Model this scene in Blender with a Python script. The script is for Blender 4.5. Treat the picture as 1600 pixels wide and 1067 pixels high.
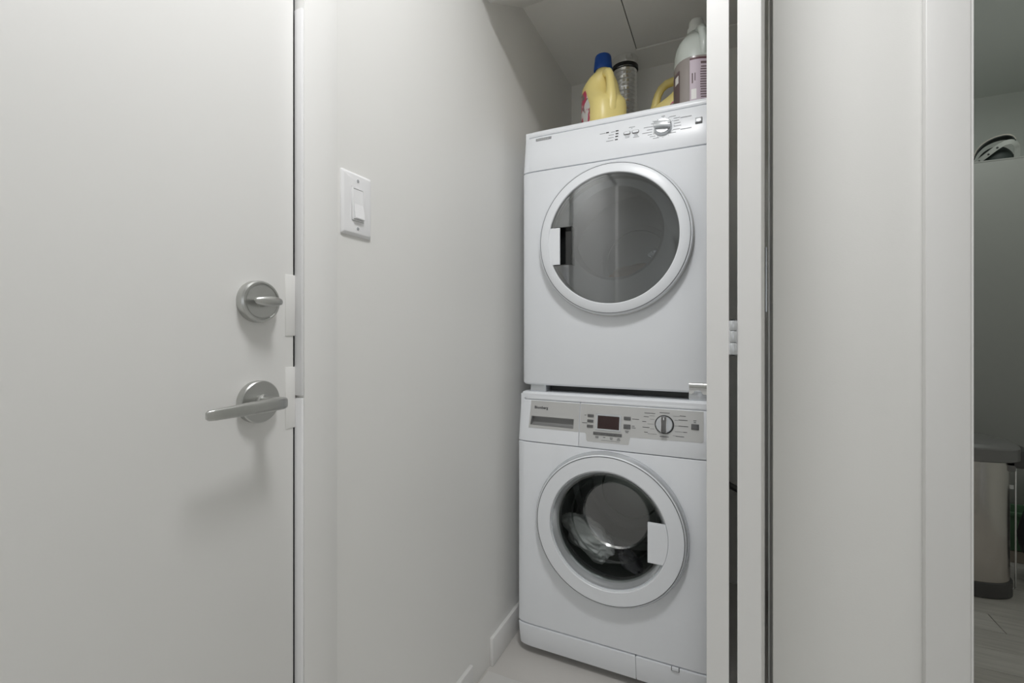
import bpy, bmesh, math, random
from mathutils import Matrix, Vector, noise
random.seed(7)
PI = math.pi
for o in list(bpy.data.objects): bpy.data.objects.remove(o)
S = bpy.context.scene
C = S.collection

# ------------------------------------------------------------------ camera, world, lights, exposure
CAM_H = 1.045
cd = bpy.data.cameras.new('camera'); cd.lens = 16.0; cd.sensor_width = 36.0; cd.sensor_fit = 'HORIZONTAL'
cd.shift_y = -13.0/1600; cd.clip_start = 0.02
cam = bpy.data.objects.new('camera', cd); C.objects.link(cam)
cam.location = (0, 0, CAM_H); cam.rotation_euler = (PI/2, 0, math.radians(25.0)); S.camera = cam
S.view_settings.view_transform = 'Standard'; S.view_settings.look = 'None'
S.view_settings.gamma = 1.0; S.view_settings.use_curve_mapping = False
S.view_settings.exposure = 0.0
S.cycles.max_bounces = 14; S.cycles.diffuse_bounces = 10; S.cycles.glossy_bounces = 4; S.cycles.transparent_max_bounces = 12
w = bpy.data.worlds.new('world'); S.world = w; w.use_nodes = True
w.node_tree.nodes['Background'].inputs[0].default_value = (0.9, 0.95, 1.0, 1); w.node_tree.nodes['Background'].inputs[1].default_value = 0.3

def area(name, loc, rot, sx, sy, power, col=(1, 1, 1), shape='RECTANGLE'):
    l = bpy.data.lights.new(name, 'AREA'); l.shape = shape; l.size = sx; l.size_y = sy; l.energy = power; l.color = col
    o = bpy.data.objects.new(name, l); C.objects.link(o); o.location = loc; o.rotation_euler = rot
    return o
# fill light added behind the camera, at the unseen end of the hall
area('hall_end_fill', (0.45, -4.58, 1.10), (-PI/2, 0, PI), 1.6, 2.1, 9.5, (0.95, 0.975, 1.0))
# weak overhead fill light added to brighten the room on the right
area('room_fill', (1.25, 2.4, 2.38), (0, 0, 0), 0.5, 0.5, 3.9, (0.93, 1.0, 0.95))

# ------------------------------------------------------------------ materials
def mat(name, col, rough=0.5, metal=0.0, bump=0.0, bscale=200.0, var=0.0, vscale=3.0, coat=0.0, spec=0.5, stretch=None):
    m = bpy.data.materials.new(name); m.use_nodes = True; nt = m.node_tree; b = nt.nodes['Principled BSDF']
    b.inputs['Base Color'].default_value = (*col, 1); b.inputs['Roughness'].default_value = rough
    b.inputs['Metallic'].default_value = metal; b.inputs['Coat Weight'].default_value = coat
    b.inputs['Specular IOR Level'].default_value = spec
    tc = nt.nodes.new('ShaderNodeTexCoord'); src = tc.outputs['Object']
    if stretch:
        mp = nt.nodes.new('ShaderNodeMapping'); mp.inputs['Scale'].default_value = stretch
        nt.links.new(src, mp.inputs[0]); src = mp.outputs[0]
    if var > 0:
        n = nt.nodes.new('ShaderNodeTexNoise'); n.inputs['Scale'].default_value = vscale; n.inputs['Detail'].default_value = 4
        r = nt.nodes.new('ShaderNodeValToRGB')
        r.color_ramp.elements[0].position = 0.3; r.color_ramp.elements[1].position = 0.7
        r.color_ramp.elements[0].color = (*[c*(1-var) for c in col], 1); r.color_ramp.elements[1].color = (*[min(1, c*(1+var)) for c in col], 1)
        nt.links.new(src, n.inputs['Vector']); nt.links.new(n.outputs['Fac'], r.inputs['Fac']); nt.links.new(r.outputs[0], b.inputs['Base Color'])
    if bump > 0:
        n2 = nt.nodes.new('ShaderNodeTexNoise'); n2.inputs['Scale'].default_value = bscale; n2.inputs['Detail'].default_value = 3
        bp = nt.nodes.new('ShaderNodeBump'); bp.inputs['Strength'].default_value = bump; bp.inputs['Distance'].default_value = 0.001
        nt.links.new(src, n2.inputs['Vector']); nt.links.new(n2.outputs['Fac'], bp.inputs['Height']); nt.links.new(bp.outputs[0], b.inputs['Normal'])
    return m

def glass_mat(name, tint, refl_ior, rough=0.0, const=None):
    m = bpy.data.materials.new(name); m.use_nodes = True; nt = m.node_tree
    for n in list(nt.nodes): nt.nodes.remove(n)
    out = nt.nodes.new('ShaderNodeOutputMaterial'); mx = nt.nodes.new('ShaderNodeMixShader')
    tr = nt.nodes.new('ShaderNodeBsdfTransparent'); tr.inputs[0].default_value = (*tint, 1)
    gl = nt.nodes.new('ShaderNodeBsdfGlossy'); gl.inputs['Roughness'].default_value = rough
    fr = nt.nodes.new('ShaderNodeFresnel'); fr.inputs['IOR'].default_value = refl_ior
    if const is None: nt.links.new(fr.outputs[0], mx.inputs[0])
    else: mx.inputs[0].default_value = const
    nt.links.new(tr.outputs[0], mx.inputs[1]); nt.links.new(gl.outputs[0], mx.inputs[2])
    nt.links.new(mx.outputs[0], out.inputs[0]); return m

def emit_mat(name, col, s):
    m = bpy.data.materials.new(name); m.use_nodes = True; b = m.node_tree.nodes['Principled BSDF']
    b.inputs['Base Color'].default_value = (*col, 1); b.inputs['Emission Color'].default_value = (*col, 1); b.inputs['Emission Strength'].default_value = s
    return m

M = dict(
    wall=mat('wall_paint', (0.82, 0.815, 0.795), 0.55, bump=0.12, bscale=350, var=0.012, vscale=1.5),
    closet=mat('closet_paint', (0.91, 0.905, 0.88), 0.7, bump=0.12, bscale=350),
    ceil=mat('ceiling_paint', (0.86, 0.86, 0.85), 0.8, bump=0.1, bscale=300),
    trim=mat('trim_paint', (0.775, 0.77, 0.76), 0.4, bump=0.03, bscale=300),
    door=mat('door_paint', (0.82, 0.815, 0.80), 0.42, bump=0.06, bscale=250, var=0.01, vscale=2),
    gasket=mat('gasket_white', (0.86, 0.86, 0.87), 0.4),
    rubber=mat('rubber_and_gap_shade', (0.03, 0.03, 0.032), 0.6),  # washer door rubber; also the painted shadow gap at the entry door edge
    nickel=mat('satin_nickel', (0.56, 0.565, 0.55), 0.33, 1.0, bump=0.05, bscale=600),
    chrome=mat('chrome', (0.75, 0.75, 0.75), 0.15, 1.0),
    white=mat('appliance_white', (0.82, 0.84, 0.87), 0.28, coat=0.15, bump=0.02, bscale=500),
    whitep=mat('appliance_plastic', (0.83, 0.85, 0.88), 0.32),
    seam=mat('seam_grey', (0.10, 0.10, 0.105), 0.6),
    dark=mat('dark_plastic', (0.02, 0.021, 0.022), 0.35),
    black=mat('gloss_black', (0.012, 0.013, 0.013), 0.08, coat=0.5),
    silver=mat('silver_plastic', (0.59, 0.59, 0.58), 0.38, 0.3, bump=0.03, bscale=800),
    silverd=mat('silver_recess_shade', (0.30, 0.30, 0.295), 0.4, 0.3),  # darker copy of the silver, shade of the drawer recess put into its colour
    frame=mat('frame_paint', (0.83, 0.825, 0.81), 0.45),
    silver2=mat('silver_light', (0.62, 0.64, 0.66), 0.25, 0.5),
    greybtn=mat('grey_button', (0.15, 0.15, 0.15), 0.3, 0.4),
    print_=mat('grey_print', (0.30, 0.31, 0.32), 0.5),
    printd=mat('dark_print', (0.07, 0.07, 0.075), 0.5),
    steel=mat('drum_steel', (0.30, 0.315, 0.305), 0.34, 0.85, bump=0.25, bscale=90),
    drumgrey=mat('drum_grey', (0.50, 0.51, 0.51), 0.4, 0.2),
    dglass=glass_mat('tinted_door_glass', (0.88, 0.90, 0.91), 2.35, 0.03),
    wglass=glass_mat('clear_bowl_glass', (0.92, 0.95, 0.935), 1.28, 0.07, 0.12),
    bowl_end=glass_mat('bowl_end_glass', (0.78, 0.80, 0.79), 2.0, 0.24, 0.20),
    step_highlight=glass_mat('step_highlight_glass', (0.75, 0.80, 0.78), 1.5, 0.12, 0.45),
    lens=mat('display_lens', (0.035, 0.016, 0.015), 0.15),
    yellow=mat('yellow_plastic', (0.80, 0.67, 0.26), 0.35, var=0.02),
    blue=mat('blue_cap', (0.0, 0.055, 0.30), 0.4),
    frost=mat('frosted_plastic', (0.50, 0.535, 0.50), 0.3),
    frostcap=mat('white_cap', (0.62, 0.635, 0.61), 0.4),
    liquid=mat('mauve_liquid', (0.30, 0.27, 0.255), 0.2),
    lab_mauve=mat('mauve_label', (0.52, 0.44, 0.50), 0.5),
    lab_dark=mat('dark_label', (0.13, 0.09, 0.095), 0.5),
    lab_maroon=mat('maroon_band', (0.10, 0.035, 0.045), 0.5),
    labwhite=mat('label_white', (0.75, 0.74, 0.72), 0.5),
    pink=mat('label_pink', (0.55, 0.05, 0.13), 0.5),
    green_leaf=mat('label_grey_green', (0.22, 0.24, 0.20), 0.5),
    foil=mat('aluminium_foil', (0.88, 0.88, 0.87), 0.26, 1.0, bump=1.0, bscale=60),
    tile=mat('closet_tile', (0.62, 0.60, 0.575), 0.45, var=0.03, vscale=4),
    hall_floor=mat('hall_floor', (0.70, 0.69, 0.67), 0.4, var=0.03, vscale=6),
    plank=mat('grey_plank', (0.42, 0.395, 0.365), 0.45, var=0.13, vscale=5, stretch=(1.2, 14, 1)),
    plank2=mat('grey_plank_light', (0.46, 0.435, 0.405), 0.45, var=0.12, vscale=5, stretch=(1.2, 14, 1)),
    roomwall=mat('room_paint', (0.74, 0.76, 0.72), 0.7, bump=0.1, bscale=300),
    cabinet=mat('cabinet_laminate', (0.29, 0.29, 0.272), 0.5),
    brushed=mat('brushed_steel', (0.62, 0.58, 0.55), 0.2, 1.0, bump=0.15, bscale=30, stretch=(20, 20, 0.3)),
    lid=mat('lid_plastic', (0.17, 0.165, 0.16), 0.35),
    canbase=mat('can_base_plastic', (0.06, 0.058, 0.056), 0.5),
    green=mat('green_fabric', (0.10, 0.20, 0.11), 0.8),
    blackfab=mat('black_fabric', (0.008, 0.009, 0.009), 0.55, bump=0.4, bscale=120),
    strap=mat('grey_strap', (0.42, 0.43, 0.40), 0.6),
    capdark=mat('cap_dark', (0.02, 0.028, 0.024), 0.6, bump=0.3, bscale=200),
    cream=mat('brim_edge', (0.42, 0.38, 0.33), 0.6),
    towel=mat('tan_towel', (0.55, 0.42, 0.32), 0.9, bump=0.8, bscale=120, var=0.1, vscale=30),
    cloth=mat('grey_cotton', (0.86, 0.86, 0.87), 0.9, bump=0.4, bscale=120),
    clothd=mat('dark_cotton', (0.16, 0.155, 0.17), 0.9, bump=0.4, bscale=120),
    lamp=emit_mat('lamp_diffuser', (1.0, 0.985, 0.96), 4.0),
    hose=mat('grey_hose', (0.17, 0.165, 0.155), 0.5),
)

# ------------------------------------------------------------------ mesh helpers (all in world coordinates)
def bm_mesh(bm, smooth=False, angle=None):
    bmesh.ops.recalc_face_normals(bm, faces=bm.faces[:])
    me = bpy.data.meshes.new('m'); bm.to_mesh(me); bm.free()
    if smooth:
        for p in me.polygons: p.use_smooth = True
        me.set_sharp_from_angle(angle=math.radians(angle or 35))
    return me

def add_box(bm, x0, x1, y0, y1, z0, z1, bev=0.0, seg=2, mtx=None):
    t = bmesh.new(); bmesh.ops.create_cube(t, size=1)
    for v in t.verts:
        v.co = Vector(((x0+x1)/2+v.co.x*(x1-x0), (y0+y1)/2+v.co.y*(y1-y0), (z0+z1)/2+v.co.z*(z1-z0)))
    if bev > 0: bmesh.ops.bevel(t, geom=t.edges[:], offset=bev, segments=seg, profile=0.5, affect='EDGES')
    if mtx: t.transform(mtx)
    me = bpy.data.meshes.new('t'); t.to_mesh(me); t.free(); bm.from_mesh(me); bpy.data.meshes.remove(me)

def boxes(*bs, bev=0.0, smooth=False, mtx=None, seg=2):
    bm = bmesh.new()
    for b in bs: add_box(bm, *b, bev=bev, seg=seg, mtx=mtx)
    return bm_mesh(bm, smooth or bev > 0, 40)

def lathe_bm(bm, prof, seg=64, mtx=None, closed=False):
    """prof: (r, y); revolved about the y axis."""
    rings = []
    for r, y in prof:
        if r < 1e-6: rings.append([bm.verts.new((0, y, 0))])
        else: rings.append([bm.verts.new((r*math.cos(2*PI*i/seg), y, r*math.sin(2*PI*i/seg))) for i in range(seg)])
    pairs = list(zip(rings, rings[1:])) + ([(rings[-1], rings[0])] if closed else [])
    for a, b in pairs:
        for i in range(seg):
            j = (i+1) % seg
            if len(a) == 1 and len(b) == 1: continue
            if len(a) == 1: bm.faces.new((a[0], b[i], b[j]))
            elif len(b) == 1: bm.faces.new((a[i], a[j], b[0]))
            else: bm.faces.new((a[i], a[j], b[j], b[i]))
    if mtx:
        for rg in rings:
            for v in rg: v.co = mtx @ v.co

def lathe(prof, seg=64, mtx=None, closed=False, angle=30):
    bm = bmesh.new(); lathe_bm(bm, prof, seg, mtx, closed); return bm_mesh(bm, True, angle)

def loft_bm(bm, rings, cap=True, close=True):
    vs = [[bm.verts.new(p) for p in r] for r in rings]
    n = len(vs[0])
    for a, b in zip(vs, vs[1:]):
        for i in range(n if close else n-1):
            j = (i+1) % n; bm.faces.new((a[i], a[j], b[j], b[i]))
    if cap: bm.faces.new(vs[0]); bm.faces.new(vs[-1])

def loft(rings, smooth=True, angle=35, cap=True):
    bm = bmesh.new(); loft_bm(bm, rings, cap); return bm_mesh(bm, smooth, angle)

def prism_bm(bm, pts, y0, y1, mtx=None):
    """outline (x, z) extruded along y."""
    a = [bm.verts.new((x, y0, z)) for x, z in pts]; b = [bm.verts.new((x, y1, z)) for x, z in pts]
    n = len(pts)
    for i in range(n): bm.faces.new((a[i], a[(i+1) % n], b[(i+1) % n], b[i]))
    bm.faces.new(a); bm.faces.new(b)
    if mtx:
        for v in a+b: v.co = mtx @ v.co

def prism(pts, y0, y1, mtx=None, bev=0.0, angle=30):
    bm = bmesh.new(); prism_bm(bm, pts, y0, y1)
    if bev > 0:
        es = [e for e in bm.edges if abs(e.verts[0].co.y-y0) < 1e-7 and abs(e.verts[1].co.y-y0) < 1e-7]
        bmesh.ops.bevel(bm, geom=es, offset=bev, segments=2, affect='EDGES')
    if mtx: bm.transform(mtx)
    return bm_mesh(bm, True, angle)

def tube_bm(bm, pts, rad, seg=10, cap=True):
    pts = [Vector(p) for p in pts]; rings = []
    up = Vector((0.13, 0.27, 0.95)).normalized()
    for i, p in enumerate(pts):
        d = (pts[min(i+1, len(pts)-1)]-pts[max(i-1, 0)]).normalized()
        u = d.cross(up)
        if u.length < 1e-3: u = d.cross(Vector((1, 0, 0)))
        u.normalize(); v = d.cross(u)
        r = rad[i] if isinstance(rad, (list, tuple)) else rad
        rings.append([p+(u*math.cos(2*PI*k/seg)+v*math.sin(2*PI*k/seg))*r for k in range(seg)])
    loft_bm(bm, rings, cap)

def tube(pts, rad, seg=10):
    bm = bmesh.new(); tube_bm(bm, pts, rad, seg); return bm_mesh(bm, True, 50)

def rrect(x0, x1, z0, z1, r, n=4):
    pts = []
    for cx, cz, a0 in ((x1-r, z1-r, 0), (x0+r, z1-r, PI/2), (x0+r, z0+r, PI), (x1-r, z0+r, 1.5*PI)):
        for i in range(n+1):
            a = a0+PI/2*i/n; pts.append((cx+r*math.cos(a), cz+r*math.sin(a)))
    return pts

def evaluate(o):
    dg = bpy.context.evaluated_depsgraph_get(); dg.update()
    return bpy.data.meshes.new_from_object(o.evaluated_get(dg))

def cut(me, *cutters):
    o = bpy.data.objects.new('cut_tmp', me); C.objects.link(o); tmp = [o]
    for c in cutters:
        k = bpy.data.objects.new('cutter_tmp', c); C.objects.link(k); tmp.append(k)
        m = o.modifiers.new('b', 'BOOLEAN'); m.operation = 'DIFFERENCE'; m.object = k; m.solver = 'EXACT'
    r = evaluate(o)
    for t in tmp: bpy.data.objects.remove(t)
    for p in r.polygons: p.use_smooth = True
    r.set_sharp_from_angle(angle=math.radians(25))
    return r

def text_mesh(txt, size, mtx, extr=0.0002, off=0.03):
    cu = bpy.data.curves.new('txt', 'FONT'); cu.body = txt; cu.size = size; cu.extrude = extr; cu.offset = size*off
    cu.align_x = 'LEFT'; cu.resolution_u = 3
    o = bpy.data.objects.new('txt_tmp', cu); C.objects.link(o)
    me = evaluate(o); bpy.data.objects.remove(o)
    me.transform(mtx @ Matrix.Rotation(PI/2, 4, 'X')); return me

ORG = {}
def part(name, me, m, parent, label=None, kind=None):
    o = bpy.data.objects.new(name, me); C.objects.link(o); o.parent = parent
    L = ORG[parent.name]; ORG[o.name] = L
    me.transform(Matrix.Translation(-L))
    me.materials.clear(); me.materials.append(M[m] if isinstance(m, str) else m)
    if label: o['label'] = label
    if kind: o['kind'] = kind
    return o
def thing(name, loc, label, cat, group=None, kind=None):
    o = bpy.data.objects.new(name, None); C.objects.link(o); o.location = loc; o.empty_display_size = 0.05
    ORG[o.name] = Vector(loc); o['label'] = label; o['category'] = cat
    if group: o['group'] = group
    if kind: o['kind'] = kind
    return o
def solo(name, me, m, label=None, cat=None, kind=None, group=None):
    """a top-level single mesh, its origin at the middle of its base"""
    xs = [v.co for v in me.vertices]
    L = Vector(((min(v.x for v in xs)+max(v.x for v in xs))/2, (min(v.y for v in xs)+max(v.y for v in xs))/2, min(v.z for v in xs)))
    me.transform(Matrix.Translation(-L))
    o = bpy.data.objects.new(name, me); C.objects.link(o); o.location = L; ORG[o.name] = L
    me.materials.clear(); me.materials.append(M[m])
    if label: o['label'] = label
    if cat: o['category'] = cat
    if kind: o['kind'] = kind
    if group: o['group'] = group
    return o
def struct(name, me, m, label, cat='wall'): return solo(name, me, m, label, cat, 'structure')

# ------------------------------------------------------------------ the setting
XW = -0.668            # face of the left wall
YF, YI = 1.144, 1.266  # front wall (closet opening): hall face, closet face
YB = 2.113             # closet back wall
ZC = 2.236             # closet ceiling
struct('floor', boxes((-0.80, 1.75, -4.75, 3.75, -0.10, 0.0)), 'tile', 'beige grey tile floor under the stacked machines', 'floor')
struct('floor_hall', boxes((XW+0.009, 1.6, -4.6, 1.238, 0.0, 0.008), bev=0.002), 'hall_floor', 'pale hall flooring ending at the closet sill', 'floor')
struct('wall_left', boxes((-0.79, XW, -4.6, -0.42, 0, 2.44), (-0.79, XW, 0.60, YB+0.1, 0, 2.44), (-0.79, XW, -0.42, 0.60, 2.10, 2.44)), 'wall', 'off white wall holding the light switch')
struct('wall_front', boxes((0.097, 0.415, YF, YI, 0, 2.44)), 'wall', 'off white wall right of the folded closet door')
struct('wall_header', boxes((XW, 0.097, YF, YI, 2.083, 2.44)), 'wall', 'white header over the closet opening')
struct('wall_header_room', boxes((0.415, 1.30, YF, YI, 2.08, 2.44)), 'wall', 'white header over the opening to the dim room')
struct('wall_front_right', boxes((1.30, 1.6, YF, YI, 0, 2.44)), 'wall', 'white wall right of the opening to the dim room')
bm = bmesh.new()
prof = [(YI, 2.083), (1.527, ZC), (1.527, 2.44), (YI, 2.44)]
a = [bm.verts.new((XW, y, z)) for y, z in prof]; b = [bm.verts.new((0.32, y, z)) for y, z in prof]
for i in range(4): bm.faces.new((a[i], a[(i+1) % 4], b[(i+1) % 4], b[i]))
bm.faces.new(a); bm.faces.new(b)
struct('trim_1', bm_mesh(bm), 'closet', 'sloping soffit behind the closet header above the dryer', 'soffit')
struct('wall_closet_back', boxes((XW, 0.42, YB, YB+0.1, 0, 2.44)), 'closet', 'shaded back wall of the laundry closet')
struct('wall_closet_right', boxes((0.32, 0.42, YI, YB, 0, 2.44)), 'closet', 'right side wall of the laundry closet')
struct('ceiling_closet', boxes((XW, 0.32, 1.527, YB, ZC, 2.44)), 'closet', 'low shaded ceiling of the laundry closet', 'ceiling')
struct('ceiling', boxes((-0.79, 1.7, -4.7, YI, 2.44, 2.54)), 'ceil', 'white hall ceiling', 'ceiling')
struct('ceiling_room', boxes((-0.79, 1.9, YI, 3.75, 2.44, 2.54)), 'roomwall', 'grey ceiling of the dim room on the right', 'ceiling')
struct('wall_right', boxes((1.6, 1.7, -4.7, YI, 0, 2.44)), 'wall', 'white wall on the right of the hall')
struct('wall_rear', boxes((-0.79, -0.35, -4.7, -4.6, 0, 2.44), (1.25, 1.6, -4.7, -4.6, 0, 2.44), (-0.35, 1.25, -4.7, -4.6, 0, 0.05), (-0.35, 1.25, -4.7, -4.6, 2.15, 2.44)), 'wall', 'unseen white wall at the hall end, tall opening added for the fill light')  # opening made tall so the added fill light reaches the closet ceiling
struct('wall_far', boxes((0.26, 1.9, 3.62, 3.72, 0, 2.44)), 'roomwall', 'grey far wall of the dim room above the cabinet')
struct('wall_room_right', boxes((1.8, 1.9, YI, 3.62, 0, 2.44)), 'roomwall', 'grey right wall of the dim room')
t = struct('trim_2', boxes((0.349, 0.415, YF-0.021, YF, 0.008, 2.14), bev=0.003), 'trim', 'flat white casing at the wall end beside the dim room', 'casing')
struct('trim_3', boxes((0.4153, 0.4195, YF-0.018, YI+0.01, 0.008, 2.08), bev=0.001), 'trim', 'white jamb edge beside the dim room', 'jamb')
struct('baseboard_left', boxes((XW, XW+0.012, 0.632, 1.144, 0.008, 0.086), bev=0.002), 'trim', 'white baseboard on the hall side stopping short of the closet', 'baseboard')
struct('baseboard_closet', boxes((XW, XW+0.012, 1.266, YB, 0.0, 0.087), bev=0.002), 'trim', 'white baseboard in the closet running behind the washer', 'baseboard')
struct('baseboard_far', boxes((0.26, 1.8, 3.608, 3.62, 0.0, 0.09), bev=0.002), 'trim', 'baseboard of the far wall in the dim room', 'baseboard')
# plank floor of the room on the right
fl = thing('floor_room', (1.03, 2.5, 0), 'grey wood plank floor of the dim room around the waste bin', 'floor', kind='structure')
pk = [boxes((-0.4475, 0.4475, -0.0615, 0.0615, 0, 0.008), bev=0.0012, seg=1), boxes((-0.31, 0.31, -0.0615, 0.0615, 0, 0.008), bev=0.0012, seg=1)]
pk[0].materials.append(M['plank']); pk[1].materials.append(M['plank2'])
y = YI+0.065; row = 0
while y < 3.55:
    if row % 2 == 0: seq = [(0, 0.262+0.4475), (1, 0.262+0.897+0.31)]
    else: seq = [(1, 0.262+0.31), (0, 0.262+0.622+0.4475)]
    for k, x in seq:
        o = bpy.data.objects.new('plank', pk[k]); C.objects.link(o); o.parent = fl
        o.location = (x-1.03, y-2.5, 0)
    y += 0.125; row += 1

# ------------------------------------------------------------------ entry door in the left wall, its frame and hardware
def facing_x(y, z, x=XW): return Matrix.Translation((x, y, z)) @ Matrix.Rotation(PI/2, 4, 'Z')   # local -y points into the hall
fr = thing('door_frame', (XW, 0.59, 0.008), 'white painted steel frame of the entry door', 'door frame')
fr['kind'] = 'structure'
XF = -0.650
part('jamb', boxes((-0.79, XF, 0.5555, 0.6276, 0.008, 2.12), bev=0.0012), 'frame', fr)
part('jamb', boxes((-0.79, XF, -0.45, -0.375, 0.008, 2.12), bev=0.0012), 'frame', fr)
part('head', boxes((-0.79, XF, -0.375, 0.5555, 2.05, 2.12), bev=0.0012), 'frame', fr)
def gasket(z0, z1): return boxes((XW-0.002, XF-0.0015, 0.5505, 0.5553, z0, z1), bev=0.0015)
part('gasket', gasket(0.02, 0.934), 'gasket', fr, 'white weatherstrip, lower length')
part('gasket', gasket(0.938, 1.60), 'gasket', fr, 'white weatherstrip, upper length')
part('door_gap_shade', boxes((-0.72, XW-0.006, 0.5465, 0.5553, 0.01, 2.05)), 'rubber', fr, 'dark strip standing in for the shadow gap along the door edge')  # dark strip painted in for the shadow between door edge and frame
dr = thing('door_1', (XW, 0.09, 0.012), 'plain off white entry door with lever and deadbolt', 'door')
dr['kind'] = 'structure'
part('leaf', boxes((-0.715, XW, -0.372, 0.5478, 0.014, 2.047), bev=0.0015), 'door', dr)
for z0, z1 in ((1.0405, 1.144), (0.884, 0.9875)):
    pl = part('edge_plate', boxes((XW-0.001, XW+0.0013, 0.5315, 0.5505, z0, z1), bev=0.0006), 'door', dr, 'white painted wrap plate on the door edge')
# deadbolt
mt = facing_x(0.4795, 1.0945)
db = part('deadbolt_rose', lathe([(0, -0.0135), (0.0255, -0.0135), (0.0262, -0.0125), (0.0272, -0.0125), (0.0282, -0.0145), (0.0305, -0.0145), (0.0325, -0.0115), (0.0330, 0.0)], 64, mt), 'nickel', dr, 'round satin nickel deadbolt rose')
bm = bmesh.new()
lathe_bm(bm, [(0.0085, -0.010), (0.0080, -0.024), (0, -0.0255)], 24)
rings = []
for x, hz, yy, th in ((-0.0205, 0.002, -0.026, 0.0015), (-0.018, 0.0050, -0.026, 0.003), (-0.008, 0.0072, -0.0275, 0.005), (0.006, 0.0080, -0.0285, 0.006), (0.016, 0.0066, -0.0295, 0.005), (0.0215, 0.0045, -0.0300, 0.003), (0.0232, 0.0015, -0.030, 0.0012)):
    rings.append([(x, yy+th*math.sin(2*PI*i/16), hz*math.cos(2*PI*i/16)) for i in range(16)])
loft_bm(bm, rings); bm.transform(mt)
part('thumb_turn', bm_mesh(bm, True, 50), 'nickel', db)
# lever handle
mt = facing_x(0.4795, 0.9375)
lv = part('lever_rose', lathe([(0.010, -0.0125), (0.0315, -0.0125), (0.0330, -0.0110), (0.0330, 0.0)], 64, mt), 'nickel', dr, 'round satin nickel lever rose')
bm = bmesh.new()
lathe_bm(bm, [(0.0125, -0.0115), (0.0125, -0.0180), (0.0100, -0.0195), (0.0095, -0.048), (0, -0.048)], 32)
bm.transform(mt); part('neck', bm_mesh(bm, True), 'nickel', lv)
rings = []
for x, hz, yy, th, dz in ((0.0135, 0.0045, -0.0500, 0.004, 0), (0.0115, 0.0080, -0.0500, 0.007, 0), (0.0060, 0.0095, -0.0505, 0.0085, 0), (-0.015, 0.0098, -0.052, 0.0078, 0), (-0.045, 0.0092, -0.0535, 0.0062, -0.0005), (-0.075, 0.0082, -0.0540, 0.0050, -0.001), (-0.098, 0.0075, -0.0535, 0.0042, -0.0015), (-0.1055, 0.0068, -0.053, 0.0036, -0.0015), (-0.1085, 0.0045, -0.053, 0.0020, -0.0015)):
    r = []
    for i in range(24):
        a = 2*PI*i/24; ca, sa = math.cos(a), math.sin(a)
        r.append((x, yy+th*math.copysign(abs(sa)**0.55, sa), dz+hz*math.copysign(abs(ca)**0.55, ca)))
    rings.append(r)
bm = bmesh.new(); loft_bm(bm, rings); bm.transform(mt)
part('lever', bm_mesh(bm, True, 40), 'nickel', lv)

# ------------------------------------------------------------------ light switch
mt = facing_x(0.6925, 1.3005)
sw = thing('light_switch', (XW, 0.6925, 1.2385), 'white rocker light switch with plate on the wall beside the door frame', 'light switch')
W2, H2 = 0.0405, 0.0622
plate_rings = []
for ins, yy in ((0, 0), (0, -0.0022), (0.004, -0.0055), (0.0055, -0.006)):
    plate_rings.append([tuple(mt @ Vector((x, yy, z))) for x, z in rrect(-W2+ins, W2-ins, -H2+ins, H2-ins, 0.003)])
pm = loft(plate_rings, True, 25)
pm = cut(pm, boxes((-0.0168, 0.0168, -0.02, -0.002, -0.0336, 0.0336), mtx=mt))
pl = part('plate', pm, 'gasket', sw)
for zz in (0.0475, -0.0475):
    bm = bmesh.new(); lathe_bm(bm, [(0.0032, -0.0055), (0.0030, -0.0068), (0, -0.0072)], 16, Matrix.Translation((0, 0, zz)))
    add_box(bm, -0.0028, 0.0028, -0.0075, -0.0070, zz-0.0004, zz+0.0004, mtx=Matrix.Translation((0, 0, zz)) @ Matrix.Rotation(0.9 if zz > 0 else 0.15, 4, 'Y') @ Matrix.Translation((0, 0, -zz)))
    bm.transform(mt); part('screw', bm_mesh(bm, True), 'silver2', pl)
part('rocker_frame', cut(boxes((-0.0160, 0.0160, -0.0078, -0.001, -0.0328, 0.0328), bev=0.0008, mtx=mt), boxes((-0.0133, 0.0133, -0.02, -0.003, -0.0302, 0.0302), mtx=mt)), 'gasket', sw)
bm = bmesh.new()
pr = [(-0.0295, -0.0120), (-0.0280, -0.0128), (0.0, -0.0085), (0.0295, -0.0072), (0.0295, -0.004), (-0.0295, -0.004)]
a = [bm.verts.new((-0.0128, y, z)) for z, y in pr]; b = [bm.verts.new((0.0128, y, z)) for z, y in pr]
for i in range(6): bm.faces.new((a[i], a[(i+1) % 6], b[(i+1) % 6], b[i]))
bm.faces.new(a); bm.faces.new(b); bm.transform(mt)
part('rocker', bm_mesh(bm), 'gasket', sw)

# ------------------------------------------------------------------ appliances
RX, RY = 0.05, 0.013
def outline(cx, hw, y0, yb, z, xa=None, xb=None, n=28, dy=0.0):
    """front curve with soft corners from xa to xb, closed at the back"""
    xa = cx-hw if xa is None else xa; xb = cx+hw if xb is None else xb
    pts = []
    ts = [0, .004, .012, .025, .045, .075, .11, .16] + [.2+.6*i/8 for i in range(9)] + [.84, .89, .925, .955, .975, .988, .996, 1]
    for t in ts:
        x = xa+(xb-xa)*t; u = (abs(x-cx)-(hw-RX))/RX; u = max(0, min(1, u))
        pts.append((x, y0+dy+RY*(1-math.sqrt(max(0, 1-u*u))), z))
    return pts+[(xb, yb, z), (xa, yb, z)]
def front(cx, hw, y0, yb, zs, xa=None, xb=None):
    """zs: list of (z, inset, dy)"""
    rings = []
    for z, ins, dy in zs:
        A = None if xa is None else xa+(0.0008 if ins else 0); B = None if xb is None else xb-(0.0008 if ins else 0)
        rings.append(outline(cx, hw-ins, y0, yb, z, A, B, dy=dy+ins))
    return loft(rings, True, 30)
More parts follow.
